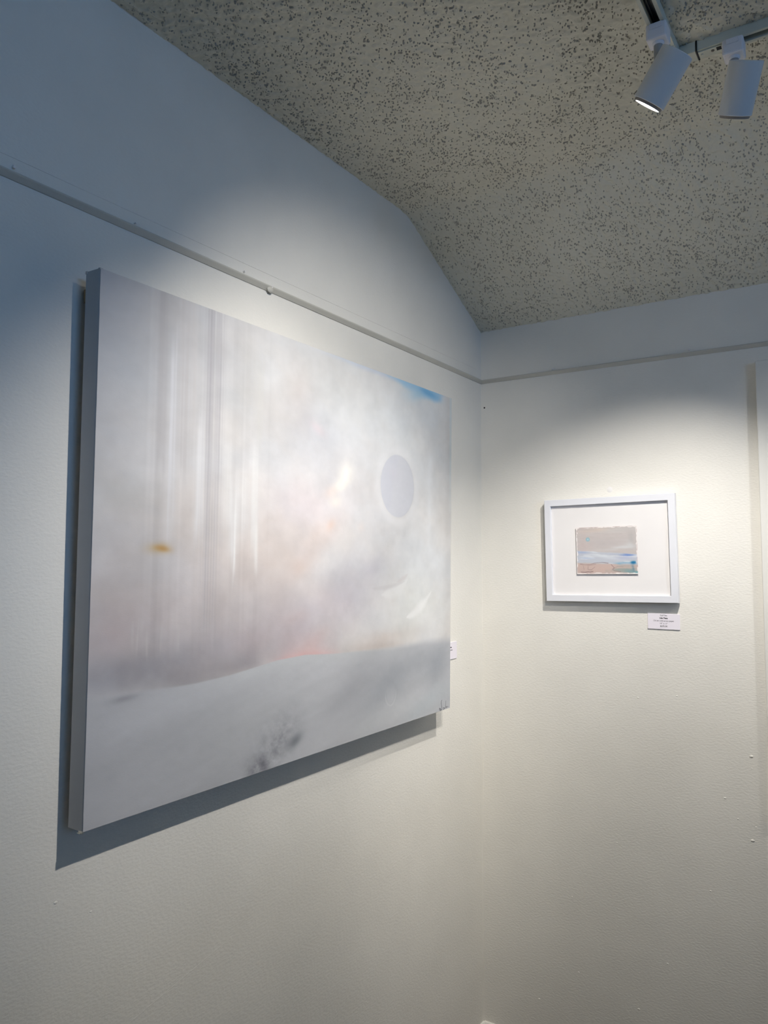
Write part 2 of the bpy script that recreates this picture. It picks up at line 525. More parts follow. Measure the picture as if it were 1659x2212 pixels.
    blob(.43, .455, .05, .02, 30, (0.86, 0.79, 0.76), .4)
    br = fbm(PX * 9 + PY * 5, PY * 11 - PX * 6, 95, 4) - .5
    br2 = fbm(PX * 7 - PY * 3, PY * 13 + PX * 4, 96, 4) - .5
    br3 = fbm(PX * 28, PY * 24, 97, 3) - .5
    C += (br * .075 + br3 * .04)[..., None] * np.array((1, 1, 1.0)) + (br2 * .045)[..., None] * np.array((.5, 0, -.5))
    blob(.02, .93, .10, .12, 0, (0.735, 0.75, 0.78), .5)
    blob(.05, .80, .07, .14, 70, (0.76, 0.77, 0.785), .4)
    # ---- vertical rain streaks on the left third
    fine = vnoise(PX * 420, PY * 1.2, 71) - .5
    fine2 = vnoise(PX * 160, PY * 1.6, 72) - .5
    mid = vnoise(PX * 45, PY * 1.5, 73) - .5
    reg = smooth(.07, .10, U) * smooth(.36, .33, U) * smooth(.24, .34, V)
    C += (reg * (0.030 * fine2 + 0.045 * mid))[..., None]
    uw = fbm(PX * 3, PY * 5, 84, 3) * 2 - 1
    def streak(u0, w, v0, v1, col, alpha, soft=.06, jag=.05):
        vj = jag * (vnoise(PX * 120, 0 * PY, 81) - .5)
        a = np.exp(-(((U + .0022 * uw - u0) / w) ** 2) ** 1.25) * np.clip(.85 + 1.0 * (vnoise(PX * 260, PY * 3, 83) - .5), .3, 1.2) * smooth(v0, v0 + soft, V + vj) * smooth(v1 + .001, v1 - soft, V + vj)
        mixc(a * alpha, col)
    streak(.108, .012, .62, 1.05, (0.73, 0.715, 0.72), .6)
    streak(.150, .018, .62, 1.05, (0.755, 0.74, 0.74), .6)
    streak(.131, .006, .58, .96, (0.87, 0.87, 0.885), .75, .12)
    streak(.131, .010, .45, .75, (0.86, 0.86, 0.87), .5, .12)
    streak(.170, .010, .70, 1.05, (0.78, 0.765, 0.76), .5)
    streak(.187, .0105, .47, .80, (0.885, 0.885, 0.89), .7, .10)
    streak(.187, .008, .34, .50, (0.83, 0.80, 0.79), .5, .08)
    band = np.exp(-(((U - .211) / .021) ** 2) ** 1.5) * smooth(.25, .38, V) * smooth(1.2, 1.0, V)
    mixc(band * (.16 + .26 * smooth(.55, .85, V) + (.35 + .5 * smooth(.3, .6, V)) * fine * .9 + .25 * fine2), (0.665, 0.655, 0.672))
    line = np.exp(-((U - .2265 - .002 * (V - .8)) / .0016) ** 2) * smooth(.45, .8, V)
    mixc(line * .3 * smooth(1.02, .85, V), (0.58, 0.57, 0.60))
    for uu in (.203, .2085, .214, .2195):
        mixc(np.exp(-((U - uu) / .0011) ** 2) * smooth(.28, .4, V) * smooth(.72, .55, V) * .28, (0.62, 0.605, 0.63))
    streak(.245, .010, .50, .78, (0.88, 0.875, 0.865), .45, .10)
    streak(.262, .011, .45, .68, (0.89, 0.89, 0.89), .7, .08)
    streak(.266, .0035, .40, .62, (0.93, 0.93, 0.925), .7, .06)
    streak(.285, .011, .48, .70, (0.89, 0.885, 0.88), .6, .08)
    streak(.310, .0085, .44, .76, (0.89, 0.89, 0.885), .65, .10)
    streak(.316, .004, .42, .58, (0.93, 0.93, 0.92), .6, .06)
    streak(.29, .02, .76, .98, (0.77, 0.765, 0.755), .5)
    streak(.318, .012, .72, .95, (0.79, 0.785, 0.77), .5)
    for k, uu in enumerate((.07, .078, .085, .095, .12, .143, .152)):
        streak(uu, .0022, .285 + .004 * (k % 3), .36, (0.80, 0.785, 0.775), .5, .03)
    # ---- golden smudge
    blob(.100, .494, .020, .010, 0, (0.76, 0.68, 0.56), .7, .6)
    blob(.112, .496, .014, .0058, 0, (0.72, 0.55, 0.29), 1.0, 1.2)
    blob(.120, .494, .011, .0035, -8, (0.70, 0.50, 0.22), .95, 1.0)
    # ---- blue rim along the top right edge
    blue = smooth(.42, .60, U) * smooth(.985 + .02 * wob2.clip(-.3, .3), 1.0, V) * (1 - smooth(.955, .975, U))
    mixc(blue * .65, (0.76, 0.80, 0.865))
    edge_b = .991 - .022 * smooth(.68, .85, U) * smooth(.98, .90, U) - .03 * wob2
    mixc(smooth(.66, .74, U) * smooth(.965, .93, U) * smooth(edge_b - .004, edge_b + .018, V) * .8, (0.60, 0.78, 0.90))
    blob(.83, .972, .035, .014, 10, (0.66, 0.80, 0.88), .8, 1.2)
    blob(.80, .962, .06, .02, 0, (0.82, 0.87, 0.90), .5, .8)
    blob(.885, .990, .05, .010, -5, (0.48, 0.70, 0.86), .95, 1.0)
    # ---- pale round sun
    r = np.hypot((U - .757) * AX, (V - .686) * AY)
    mixc(np.exp(-((r - .094) / .014) ** 2) * .5, (0.925, 0.925, 0.93))
    sun = smooth(.0835, .0805, r)
    mixc(sun * .9, (0.835, 0.84, 0.865))
    mixc(sun * smooth(.2, -.1, wob * 2 + (U - .74) * 6) * .25, (0.80, 0.81, 0.86))
    mixc(np.exp(-((r - .0815) / .0022) ** 2) * smooth(-.02, .05, (U - .757) * AX) * .3, (0.78, 0.785, 0.81))
    blob(.742, .72, .014, .02, 70, (0.84, 0.83, 0.86), .5)
    # ---- two white brush strokes
    def arc(us, vs, w0, col, alpha):
        d = np.full(U.shape, 9.0); wd = np.zeros(U.shape)
        n = 40
        for i in range(n + 1):
            t = i / n
            cu_ = (1 - t) ** 2 * us[0] + 2 * t * (1 - t) * us[1] + t * t * us[2]
            cv_ = (1 - t) ** 2 * vs[0] + 2 * t * (1 - t) * vs[1] + t * t * vs[2]
            ww = w0 * math.sin(math.pi * min(max(t * .92 + .04, 0), 1)) + .0006
            dd = np.hypot((U - cu_) * AX, (V - cv_) * AY) / ww
            d = np.minimum(d, dd)
        mixc(smooth(1.9, .2, d + 1.2 * wob2) * alpha, col)
    arc((.80, .855, .905), (.305, .315, .375), .011, (0.93, 0.93, 0.925), .75)
    arc((.70, .76, .80), (.375, .375, .415), .012, (0.905, 0.905, 0.90), .55)
    arc((.76, .785, .80), (.41, .415, .43), .005, (0.80, 0.765, 0.76), .4)
    arc((.66, .72, .79), (.395, .39, .41), .004, (0.76, 0.745, 0.75), .35)
    # ---- snowy hill
    hx = np.array([0, .082, .189, .263, .374, .45, .532, .744, .90, 1.0])
    hz = np.array([.224, .222, .221, .226, .241, .243, .234, .218, .216, .208])
    hill = np.interp(U, hx, hz)
    k = np.ones(9) / 9
    sharp = np.interp(U, [0, .15, .3, .55, .7, 1], [.02, .004, .0015, .003, .012, .03])
    below = smooth(sharp, -sharp * .3, V - hill)
    # rose glow behind the crest
    x = (U - .44) * AX
    crest = np.clip(1 - ((U - .455) / .115) ** 2, 0, 1)
    mixc(crest * np.exp(-np.clip(V - hill, 0, 1) / (.010 + .012 * crest)) * .75 * np.clip(1 + 2 * wob2, .3, 1.4), (0.84, 0.69, 0.68))
    mixc(np.exp(-np.abs(V - hill + .004) / .006) * smooth(.5, .7, U) * .35, (0.86, 0.855, 0.85))
    H = np.zeros_like(C); H[:] = (0.745, 0.75, 0.765)
    keep = C.copy(); C = H
    brush = fbm(PX * 3 - PY * 3, PY * 22 - PX * 4, 41, 4) - .5
    C = C + (brush * .085)[..., None] * np.array((1, 1, 1.05))
    mixc(smooth(.04, .0, hill - V) * smooth(.1, .35, U) * smooth(.95, .6, U) * .5, (0.77, 0.78, 0.785))
    mixc(smooth(.35, .0, U) * .35, (0.715, 0.715, 0.73))
    blob(.78, .14, .22, .055, 14, (0.62, 0.635, 0.66), .75)
    blob(.95, .15, .08, .06, 30, (0.585, 0.605, 0.635), .65)
    blob(.58, .12, .12, .035, 25, (0.64, 0.645, 0.665), .6)
    blob(.90, .04, .14, .03, 12, (0.72, 0.745, 0.765), .7)
    blob(.70, .035, .16, .03, 8, (0.76, 0.77, 0.78), .6)
    blob(.52, .05, .12, .03, 15, (0.76, 0.765, 0.78), .45)
    blob(.30, .11, .16, .05, 10, (0.69, 0.695, 0.70), .4)
    blob(.06, .218, .03, .006, 4, (0.58, 0.575, 0.60), .6, .3)
    scr = fbm(PX * 42 + PY * 25, PY * 52 - PX * 10, 61, 5, .65) - .5
    dk = np.exp(-(((U - .375) * AX / .065) ** 2 + ((V - .05 - .55 * (U - .375)) * AY / .045) ** 2))
    mixc(dk * (.42 + 1.3 * scr), (0.48, 0.485, 0.51))
    dk2 = np.exp(-(((U - .335) * AX / .03) ** 2 + ((V - .012) * AY / .016) ** 2))
    mixc(dk2 * (.5 + 1.8 * scr), (0.42, 0.42, 0.45))
    blob(.425, .045, .035, .016, 20, (0.48, 0.50, 0.52), .6, 1.2)
    # faint bud shape
    rb_ = np.hypot((U - .737) * AX / .026, (V - .098) * AY / .033)
    mixc(smooth(1.0, .6, rb_) * smooth(.14, .085, V) * .3, (0.77, 0.775, 0.79))
    mixc(np.exp(-((rb_ - .97) / .06) ** 2) * smooth(.11, .085, V) * .55, (0.80, 0.805, 0.81))
    hillc = C
    C = keep * (1 - below[..., None]) + hillc * below[..., None]
    # overall brush grain
    g = fbm(PX * 40, PY * 70, 91, 3) - .5
    C += (g * .018)[..., None]
    return PX, PY, to_lin(C)

EXT = 0.92      # paint reads a little lower than its mixed value
LEAN = math.atan2(.0080, .907)
cv = empty('canvas_painting', (0, 0, 0))
cv.location = (0.0265, -1.566, 1.1525)
cv.rotation_euler = (0, LEAN, 0)
tag(cv, 'large unframed canvas with pale misty landscape and round sun on the left wall', 'painting')
CW, CH, CT = 1.218, 0.9077, 0.038
PX, PY, colr = paint_big(720, 540)
relief = 0.0006 * (fbm(PX * 25, PY * 35, 101, 3) - .5)
me = grid_mesh('painted_face', CT + 0.0002 + relief, PX, PY, colr * EXT)
me.materials.append(paint_mat('oil_paint'))
face = bpy.data.objects.new('painted_face', me); COL.objects.link(face); face.parent = cv
# wrapped edges (four cloth flaps, one continuous band with softened corners)
bm = bmesh.new()
rr = 0.003
def rect_loop(x, inset):
    return [bm.verts.new((x, a, b)) for a, b in ((inset, inset), (CW - inset, inset), (CW - inset, CH - inset), (inset, CH - inset))]
loops = [rect_loop(0.0, 0.0), rect_loop(CT - rr, 0.0), rect_loop(CT - rr * .3, rr * .3), rect_loop(CT - 0.0004, rr)]
for a, b in zip(loops[:-1], loops[1:]):
    for i in range(4):
        j = (i + 1) % 4
        bm.faces.new((a[i], a[j], b[j], b[i]))
bm.faces.new(loops[-1])
inner = rect_loop(0.0, 0.02)
for i in range(4):
    j = (i + 1) % 4
    bm.faces.new((loops[0][j], loops[0][i], inner[i], inner[j]))
bmesh.ops.recalc_face_normals(bm, faces=bm.faces)
e = obj('canvas_edge', bm, M_canvas_edge, cv)
e['label'] = 'bare grey cloth wrapped round the canvas edge'
for args in ((.001, .02, .002, .045, .002, CH - .002), (.001, .02, CW - .045, CW - .002, .002, CH - .002),
             (.001, .02, .045, CW - .045, .002, .045), (.001, .02, .045, CW - .045, CH - .045, CH - .002), (.001, .02, CW / 2 - .02, CW / 2 + .02, .045, CH - .045)):
    b_ = obj('stretcher_bar', bx(*args), M_wood, cv)
# bumpers / hanging cleat that keep the canvas off the wall
for yy, zz, dd in ((.03, .03, .0255), (CW - .03, .03, .0255), (.03, CH - .03, .032), (CW - .03, CH - .03, .032)):
    obj('wall_bumper', bx(-dd, .002, yy - .012, yy + .012, zz - .012, zz + .012, .002), M_wood, cv)
# loose fold at the lower left front corner
bm = bmesh.new()
box(bm, CT - .010, CT - .001, -.0015, .005, -.0025, .0005, .0005, Matrix.Rotation(math.radians(8), 4, 'X'))
box(bm, CT - .014, CT - .006, .0, .006, -.0045, -.0028, .0004, Matrix.Rotation(math.radians(-12), 4, 'X'))
c_ = obj('corner_fold', bm, M_staple, cv); c_['label'] = 'frayed pale fold at the lower corner'
# small pointed folds at the upper left back corner
obj('corner_tuck', bx(-.001, .004, -.0012, .008, CH - .004, CH + .0012, .0008), M_canvas_edge, cv)
obj('corner_tuck', bx(CT - .006, CT - .001, -.0006, .006, CH - .002, CH + .0010, .0006), M_canvas_edge, cv)
# signature in thin dark strokes
def poly_tube(bm, pts, r):
    pts = [Vector(p) for p in pts]
    n = 6; prev = None
    for i, p in enumerate(pts):
        d = (pts[min(i + 1, len(pts) - 1)] - pts[max(i - 1, 0)]).normalized()
        a = Vector((1, 0, 0)); b = d.cross(a).normalized()
        ring = [bm.verts.new(p + a * (r * .35) * math.cos(2 * math.pi * k / n) + b * r * math.sin(2 * math.pi * k / n)) for k in range(n)]
        if prev:
            for k in range(n):
                bm.faces.new((prev[k], prev[(k + 1) % n], ring[(k + 1) % n], ring[k]))
        prev = ring
    return bm
def sig(pts, n=24):
    out = []
    for i in range(len(pts) - 1):
        p0 = pts[max(i - 1, 0)]; p1 = pts[i]; p2 = pts[i + 1]; p3 = pts[min(i + 2, len(pts) - 1)]
        for k in range(6):
            t = k / 6
            f = lambda a, b, c, d: .5 * (2 * b + (c - a) * t + (2 * a - 5 * b + 4 * c - d) * t * t + (3 * b - a - 3 * c + d) * t ** 3)
            out.append((CT + .0006, f(p0[0], p1[0], p2[0], p3[0]), f(p0[1], p1[1], p2[1], p3[1])))
    out.append((CT + .0006, *pts[-1]))
    return out
bm = bmesh.new()
sx = CW - .054
poly_tube(bm, sig([(sx + .006, .029), (sx + .003, .028), (sx + .001, .022), (sx + .003, .014), (sx + .005, .007), (sx + .001, .0015), (sx - .006, .003), (sx - .009, .008), (sx - .005, .0075), (sx + .002, .002)]), .0007)
poly_tube(bm, sig([(sx + .019, .005), (sx + .014, .007), (sx + .013, .002), (sx + .018, .002), (sx + .020, .006), (sx + .022, .002)]), .0005)
poly_tube(bm, sig([(sx + .028, .024), (sx + .027, .014), (sx + .027, .004), (sx + .032, .008), (sx + .034, .003), (sx + .040, .007), (sx + .043, .004)]), .0005)
s_ = obj('signature', bm, mat('signature_ink', (0.36, 0.36, 0.40), .6), cv)
s_['label'] = 'handwritten dark signature in the lower right corner'

# ------------------------------------------------------------------ small framed work on the back wall
FW, FH, FD = 0.3977, 0.3181, 0.020
fr = empty('picture_frame', (0, 0, 0))
ca, sa = math.cos(math.radians(1.0)), math.sin(math.radians(1.0))
# local axes: x right, y up, z out of the wall (towards -y)
fr.matrix_world = Matrix(((ca, -sa, 0, .4340), (0, 0, -1, -.007), (sa, ca, 0, 1.6143), (0, 0, 0, 1)))
tag(fr, 'small white box frame holding a pale seascape, alone on the back wall', 'picture frame')
bw = 0.0200
def moulding(a, b, inward):
    """mitred moulding between outer corners a and b; inward = unit vector to the opening"""
    a = Vector((*a, 0)); b = Vector((*b, 0)); inw = Vector((*inward, 0)); d = (b - a).normalized()
    bm = bmesh.new()
    prof = [(0, 0), (0, FD - .0008), (.0008, FD), (bw - .0008, FD), (bw, FD - .0008), (bw, 0)]
    A = [bm.verts.new(a + inw * u + d * u + Vector((0, 0, z))) for u, z in prof]
    B = [bm.verts.new(b + inw * u - d * u + Vector((0, 0, z))) for u, z in prof]
    n = len(prof)
    for i in range(n):
        bm.faces.new((A[i], A[(i + 1) % n], B[(i + 1) % n], B[i]))
    bm.faces.new(A); bm.faces.new(list(reversed(B)))
    bmesh.ops.recalc_face_normals(bm, faces=bm.faces)
    return bm
hx_, hy_ = FW / 2, FH / 2
for a, b, i in (((-hx_, -hy_), (hx_, -hy_), (0, 1)), ((hx_, -hy_), (hx_, hy_), (-1, 0)), ((hx_, hy_), (-hx_, hy_), (0, -1)), ((-hx_, hy_), (-hx_, -hy_), (1, 0))):
    obj('moulding', moulding(a, b, i), M_frame, fr)
for xx, yy in ((-.17, -.135), (.17, -.135), (-.17, .135), (.17, .135)):
    obj('wall_bumper', lathe([(0, -.0068), (.005, -.0068), (.006, -.005), (.006, .001)], 14), M_back, fr, loc=(xx, yy, 0))
obj('backing_board', bx(-hx_ + .004, hx_ - .004, -hy_ + .004, hy_ - .004, .001, .006), M_back, fr)
mb = obj('mat_board', bx(-hx_ + bw - .003, hx_ - bw + .003, -hy_ + bw - .003, hy_ - bw + .003, .006, .010), M_mat, fr)
mb['label'] = 'plain white mat'

def paint_small(nu, nv):
    U, V = np.meshgrid(np.linspace(0, 1, nu), np.linspace(0, 1, nv))
    AX, AY = .187, .145
    wob = fbm(U * 6, V * 5, 203, 4) - .5
    hb = fbm(U * 4 - V * 2, V * 26 + U * 2, 205, 3) - .5
    C = np.zeros((nv, nu, 3)); C[:] = (.745, .715, .705)
    def mixc(a, col):
        nonlocal C
        a = np.clip(a, 0, 1)[..., None]; C = C * (1 - a) + np.array(col) * a
    def blob(cu, cv_, su, sv, ang, col, alpha, w=.5):
        x = (U - cu); y = (V - cv_)
        c, s = math.cos(math.radians(ang)), math.sin(math.radians(ang))
        a = (x * c + y * s) / su; b = (-x * s + y * c) / sv
        mixc(alpha * np.exp(-(a * a + b * b) * np.clip(1 + w * 2.5 * wob, .45, 2.2)) * np.clip(1 + w * hb * 2.5, .4, 1.5), col)
    C += (hb * .05)[..., None]
    blob(.35, .93, .3, .05, 2, (.80, .735, .69), .6)
    blob(.7, .92, .3, .06, 2, (.745, .74, .735), .6)
    blob(.12, .62, .06, .25, 0, (.76, .70, .69), .5)
    blob(.5, .65, .4, .12, 0, (.72, .695, .695), .6)
    blob(.90, .70, .05, .18, 0, (.67, .655, .65), .6)
    blob(.88, .60, .06, .1, 20, (.77, .765, .765), .7)
    blob(.72, .545, .22, .035, 8, (.79, .795, .80), .8)
    blob(.15, .60, .12, .10, 0, (.75, .70, .69), .5)
    # sea
    top = .50 - .09 * U; bot = .24 - .05 * U
    sea = smooth(-.015, .015, top - V + .05 * wob) * smooth(-.02, .02, V - bot + .06 * wob)
    mixc(sea * .9, (.725, .745, .785))
    mixc(sea * smooth(0, .25, hb) * .9, (.81, .825, .845))
    mixc(sea * np.exp(-np.abs(V - top + .02) / .025) * smooth(.3, .0, U) * .8, (.62, .67, .78))
    blob(.10, .46, .10, .02, -4, (.60, .66, .78), .7)
    blob(.16, .34, .12, .02, -4, (.66, .71, .80), .6)
    blob(.48, .36, .25, .03, -14, (.82, .84, .86), .7)
    blob(.80, .398, .085, .018, -3, (.36, .48, .74), .95, .8)
    blob(.86, .39, .08, .010, 0, (.42, .54, .76), .8, .8)
    blob(.66, .41, .12, .012, -4, (.62, .66, .76), .6)
    blob(.80, .33, .14, .03, 0, (.68, .70, .80), .7)
    # shore
    shore = smooth(-.01, .02, bot - V + .04 * wob)
    mixc(shore * .95, (.755, .67, .64))
    blob(.52, .10, .2, .06, 0, (.78, .68, .645), .6)
    blob(.78, .09, .18, .07, 5, (.60, .62, .60), .85, 1.2)
    blob(.9, .06, .1, .05, 10, (.50, .60, .61), .8, 1.2)
    blob(.98, .03, .05, .04, 40, (.40, .62, .64), .8)
    blob(.78, .225, .14, .022, -2, (.44, .63, .74), .8, .8)
    blob(.915, .233, .035, .034, 0, (.13, .43, .60), 1.0, .35)
    blob(.94, .238, .025, .028, 0, (.12, .42, .60), .9, .2)
    blob(.92, .12, .02, .07, 10, (.38, .50, .56), .7)
    def line(pts, w, col, al):
        d = np.full(U.shape, 9.)
        for (a0, b0), (a1, b1) in zip(pts[:-1], pts[1:]):
            for t in np.linspace(0, 1, 14):
                d = np.minimum(d, np.hypot((U - a0 - (a1 - a0) * t) * AX, (V - b0 - (b1 - b0) * t) * AY))
        mixc(smooth(w * 1.6, w * .4, d) * al * (.8 + 1.2 * wob), col)
    dkc = (.50, .42, .42)
    line([(.06, .215), (.14, .205), (.22, .20), (.30, .235), (.42, .245), (.52, .23)], .0011, dkc, .7)
    line([(.10, .19), (.24, .19), (.32, .21)], .0008, dkc, .6)
    line([(.07, .045), (.14, .04), (.18, .05), (.22, .045), (.27, .06)], .0011, dkc, .8)
    line([(.11, .17), (.12, .10)], .0008, dkc, .6)
    line([(.19, .17), (.185, .10), (.24, .09), (.30, .15)], .0008, dkc, .6)
    line([(.57, .20), (.62, .13), (.59, .10), (.62, .07), (.72, .05)], .001, (.52, .43, .44), .7)
    line([(.60, .12), (.68, .16), (.76, .15)], .0008, (.50, .46, .47), .6)
    # small blue sun, a ring with a pale middle
    r = np.hypot((U - .197) * AX, (V - .735) * AY)
    mixc(smooth(.0072, .0055, r) * .9, (.56, .70, .745))
    mixc(smooth(.0036, .002, r) * .7, (.70, .79, .81))
    # bare paper rim
    dist = np.minimum(np.minimum(U * AX, (1 - U) * AX), np.minimum(V * AY, (1 - V) * AY))
    rim = smooth(.0042, .0026, dist + .004 * (vnoise(U * 30, V * 24, 230) - .5))
    mixc(rim * .85, (.93, .91, .90))
    mixc(np.exp(-((dist - .0020) / .0007) ** 2) * smooth(.45, .7, vnoise(U * 9, V * 9, 231)) * .6, (.60, .50, .50))
    return U * AX, V * AY, to_lin(C)
PX2, PY2, col2 = paint_small(260, 200)
ragged = .0008 * (fbm(PX2 * 160, PY2 * 160, 240, 2) - .5)
ZZ = .0152 + .0006 * (fbm(PX2 * 50, PY2 * 50, 241, 2) - .5)
me = grid_mesh('artwork_sheet', PX2, PY2, ZZ, col2)
me.materials.append(paint_mat('small_oil_paint', .6, weave_scale=1500.0))
sheet = bpy.data.objects.new('artwork_sheet', me); COL.objects.link(sheet); sheet.parent = fr
sheet.location = (-.4323 + .3330, -.0752, 0)
sheet['label'] = 'small seascape painted on a loose sheet'
obj('float_mount', bx(.006, .181, .006, .139, .0100, .0135), M_mat, fr, loc=sheet.location)

# ------------------------------------------------------------------ title cards
def text_mesh(name, body, size, loc, parent, align='CENTER', bold=0.0):
    cu = bpy.data.curves.new(name, 'FONT')
    cu.body = body; cu.size = size; cu.align_x = align; cu.align_y = 'CENTER'
    cu.resolution_u = 3
    cu.offset = bold
    cu.extrude = 0.0001
    o = bpy.data.objects.new(name, cu)
    COL.objects.link(o)
    bpy.context.view_layer.update()
    me = bpy.data.meshes.new_from_object(o.evaluated_get(bpy.context.evaluated_depsgraph_get()))
    bpy.data.objects.remove(o)
    me.materials.clear(); me.materials.append(M_ink)
    r = bpy.data.objects.new(name, me)
    COL.objects.link(r); r.parent = parent; r.location = loc
    return r
def card(name, mw, w, h, lines, label):
    c = empty(name, None, mw)
    tag(c, label, 'title card', 'title cards beside the art')
    obj('card', bx(-w / 2, w / 2, -h / 2, h / 2, .0002, .0030, .0003, seg=1), M_card, c)
    for body, y, s, b in lines:
        text_mesh('lettering', body, s, (0, y, .0031), c, bold=b)
    return c
L1 = [('Gulf Sea', .0176, .0061, 0), ('Lisa Pena', .0098, .0062, .00022), ('Oil on cold press paper', .0018, .0061, 0), ('14" x 11"', -.0060, .0061, 0), ('$275.00', -.0138, .0063, .00005)]
card('title_card', Matrix(((1, -.002, 0, .5877), (0, 0, -1, 0), (.002, 1, 0, 1.4026), (0, 0, 0, 1))), .0910, .0455, L1,
     'white card with five printed lines just below the small white frame')
L2 = [('Lisa Pena', .0110, .0062, .00022), ('Oil on canvas', .0025, .0061, 0)]
card('title_card', Matrix(((0, 0, 1, 0), (1, 0, 0, -.2325), (0, 1, 0, 1.2996), (0, 0, 0, 1))), .0910, .0525, L2,
     'white card half hidden behind the right edge of the large canvas')

# ------------------------------------------------------------------ second canvas, cut by the right edge of the photo
rc = empty('blank_canvas', (0, 0, 0))
# local: x right, z up, y into the room is negative
rc.location = (.8580, 0, .885)
rc.rotation_euler = (0, math.radians(-0.35), 0)
tag(rc, 'cream white canvas at the far right of the back wall, mostly outside the photo', 'painting')
RW, RH, RT = .90, 1.2500, .020
bm = bx(0, RW, -RT - .004, -.006, 0, RH, .0025)
obj('canvas_cloth', bm, M_rcanvas, rc)
for args in ((.02, RW - .02, -.006, -.0005, .02, .05), (.02, RW - .02, -.006, -.0005, RH - .05, RH - .02)):
    obj('hanging_cleat', bx(*args), M_wood, rc)

# ------------------------------------------------------------------ nails, putty
def nail(loc, rot, label, s=1.0):
    t = empty('nail', loc)
    t.rotation_euler = rot
    tag(t, label, 'nail', 'painted nails above the picture rails')
    obj('nail_head', bx(-.0038 * s, .0038 * s, -.0030 * s, .0030 * s, .003, .0062, .0008), M_nail, t)
    obj('nail_shank', lathe([(.0, -.003), (.0014, -.003), (.0014, .004), (0, .004)], 10), M_nail, t)
    return t
BACK = (math.radians(90), 0, 0); LEFT = (0, math.radians(90), 0)
nail((.2570, 0, 2.1965), BACK, 'small square nail head on the back wall rail nearer the room corner')
nail((.6745, 0, 2.1975), BACK, 'small square nail head on the back wall rail nearer the right edge', .8)
nail((0, -1.6794, 2.2000), LEFT, 'small nail above the left wall rail near the left edge of photo', .7)
nail((0, -1.4443, 2.1975), LEFT, 'tiny nail above the left wall rail, left of the large canvas top', .45)
nail((0, -1.1589, 2.1985), LEFT, 'tiny nail above the left wall rail, close to the rail clip', .45)
bm = lathe([(0, .0013), (.004, .0011), (.0075, .0004), (.009, 0)], 20)
p_ = obj('putty_patch', bm, M_nail, wall_back, smooth=True); p_.location = (.4342, 0, 1.7975); p_.rotation_euler = BACK
bm = lathe([(0, .0006), (.0022, .0005), (.003, 0)], 12)
h_ = obj('nail_hole', bm, M_hole, wall_back); h_.location = (.0122, 0, 2.096); h_.rotation_euler = BACK

# ------------------------------------------------------------------ lighting track
ZT = ZK - 0.020
def channel(w, h, lip, slot_d):
    """C-shaped track section: u across, v down from the ceiling"""
    return [(0, 0), (w, 0), (w, -h), (w - lip, -h), (w - lip, -h + slot_d), (lip, -h + slot_d), (lip, -h), (0, -h)]
TW, TH = .030, .020
def track(name, p0, p1, du, label):
    t = empty(name, p0)
    tag(t, label, 'lighting track', 'ceiling lighting tracks')
    d = Vector(p1) - Vector(p0)
    bm = extrude_profile(channel(TW, TH, .0065, .016), (0, 0, 0), d, du, (0, 0, 1))
    obj('channel', bm, M_track, t)
    dn = d.normalized(); du = Vector(du)
    # dark liner and two conductor strips in the slot
    bm = extrude_profile([(.0068, -TH + .0155), (.0068, -.006 - .001), (TW - .0068, -.007), (TW - .0068, -TH + .0155)][::-1], dn * .004, d - dn * .004, du, (0, 0, 1))
    obj('slot_liner', bm, M_slot, t)
    for u in (.0105, TW - .0125):
        bm = extrude_profile([(u, -.0072), (u + .002, -.0072), (u + .002, -.0092), (u, -.0092)], dn * .006, d - dn * .006, du, (0, 0, 1))
        obj('conductor', bm, M_screw, t)
    return t
T1X, T2Y = .7985, -.8190
ZTOP = ZK - .0008
track('lighting_track', (T1X, -2.60, ZTOP), (T1X, -.860, ZTOP), (1, 0, 0), 'white ceiling track running up out of the photo from the corner joint')
track('lighting_track', (.8620, T2Y + TW, ZTOP), (2.60, T2Y + TW, ZTOP), (0, -1, 0), 'white ceiling track running from the corner joint to the right edge')
track('lighting_track', (1.27, -2.60, ZTOP), (1.27, -.860, ZTOP), (1, 0, 0), 'white ceiling track outside the photo above the camera')
# corner joint
cj = empty('track_connector', (T1X, T2Y, ZTOP))
tag(cj, 'white L-shaped corner joint between the two ceiling tracks', 'track connector')
bm = bmesh.new()
box(bm, -.001, TW + .001, -.041, TW + .001, -.021, 0, .0012)
box(bm, TW + .001, .0605, -.001, TW + .001, -.021, 0, .0012)
obj('joint_body', bm, M_track, cj)
obj('seam_collar', bx(.0607, .0632, -.0014, TW + .0014, -.0216, 0), M_slot, cj)
def screw(x, y, r, parent):
    bm = lathe([(0, -.0012), (r * .7, -.0012), (r, -.0004), (r, .0006)], 14)
    return obj('screw', bm, M_screw, parent, loc=(x, y, -.0212))
screw(.046, .014, .0026, cj)
fe = empty('track_end_feed', (T1X + .0640, T2Y, ZTOP))
tag(fe, 'short white end feed piece between the corner joint and the right lamp', 'track end feed')
obj('feed_cover', bx(0, .046, .004, TW - .004, -.0226, -.0202, .0006), M_track, fe)
obj('feed_button', lathe([(0, -.0032), (.002, -.0032), (.0024, -.002), (.0024, 0)], 14), M_track, fe, loc=(.006, .013, -.0215))
obj('screw', lathe([(0, -.0018), (.0028, -.0018), (.0032, -.0006), (.0032, 0)], 14), M_screw, fe, loc=(.0255, .012, -.0220))
obj('feed_socket', bx(.0325, .041, .006, .016, -.0232, -.0220), M_slot, fe)

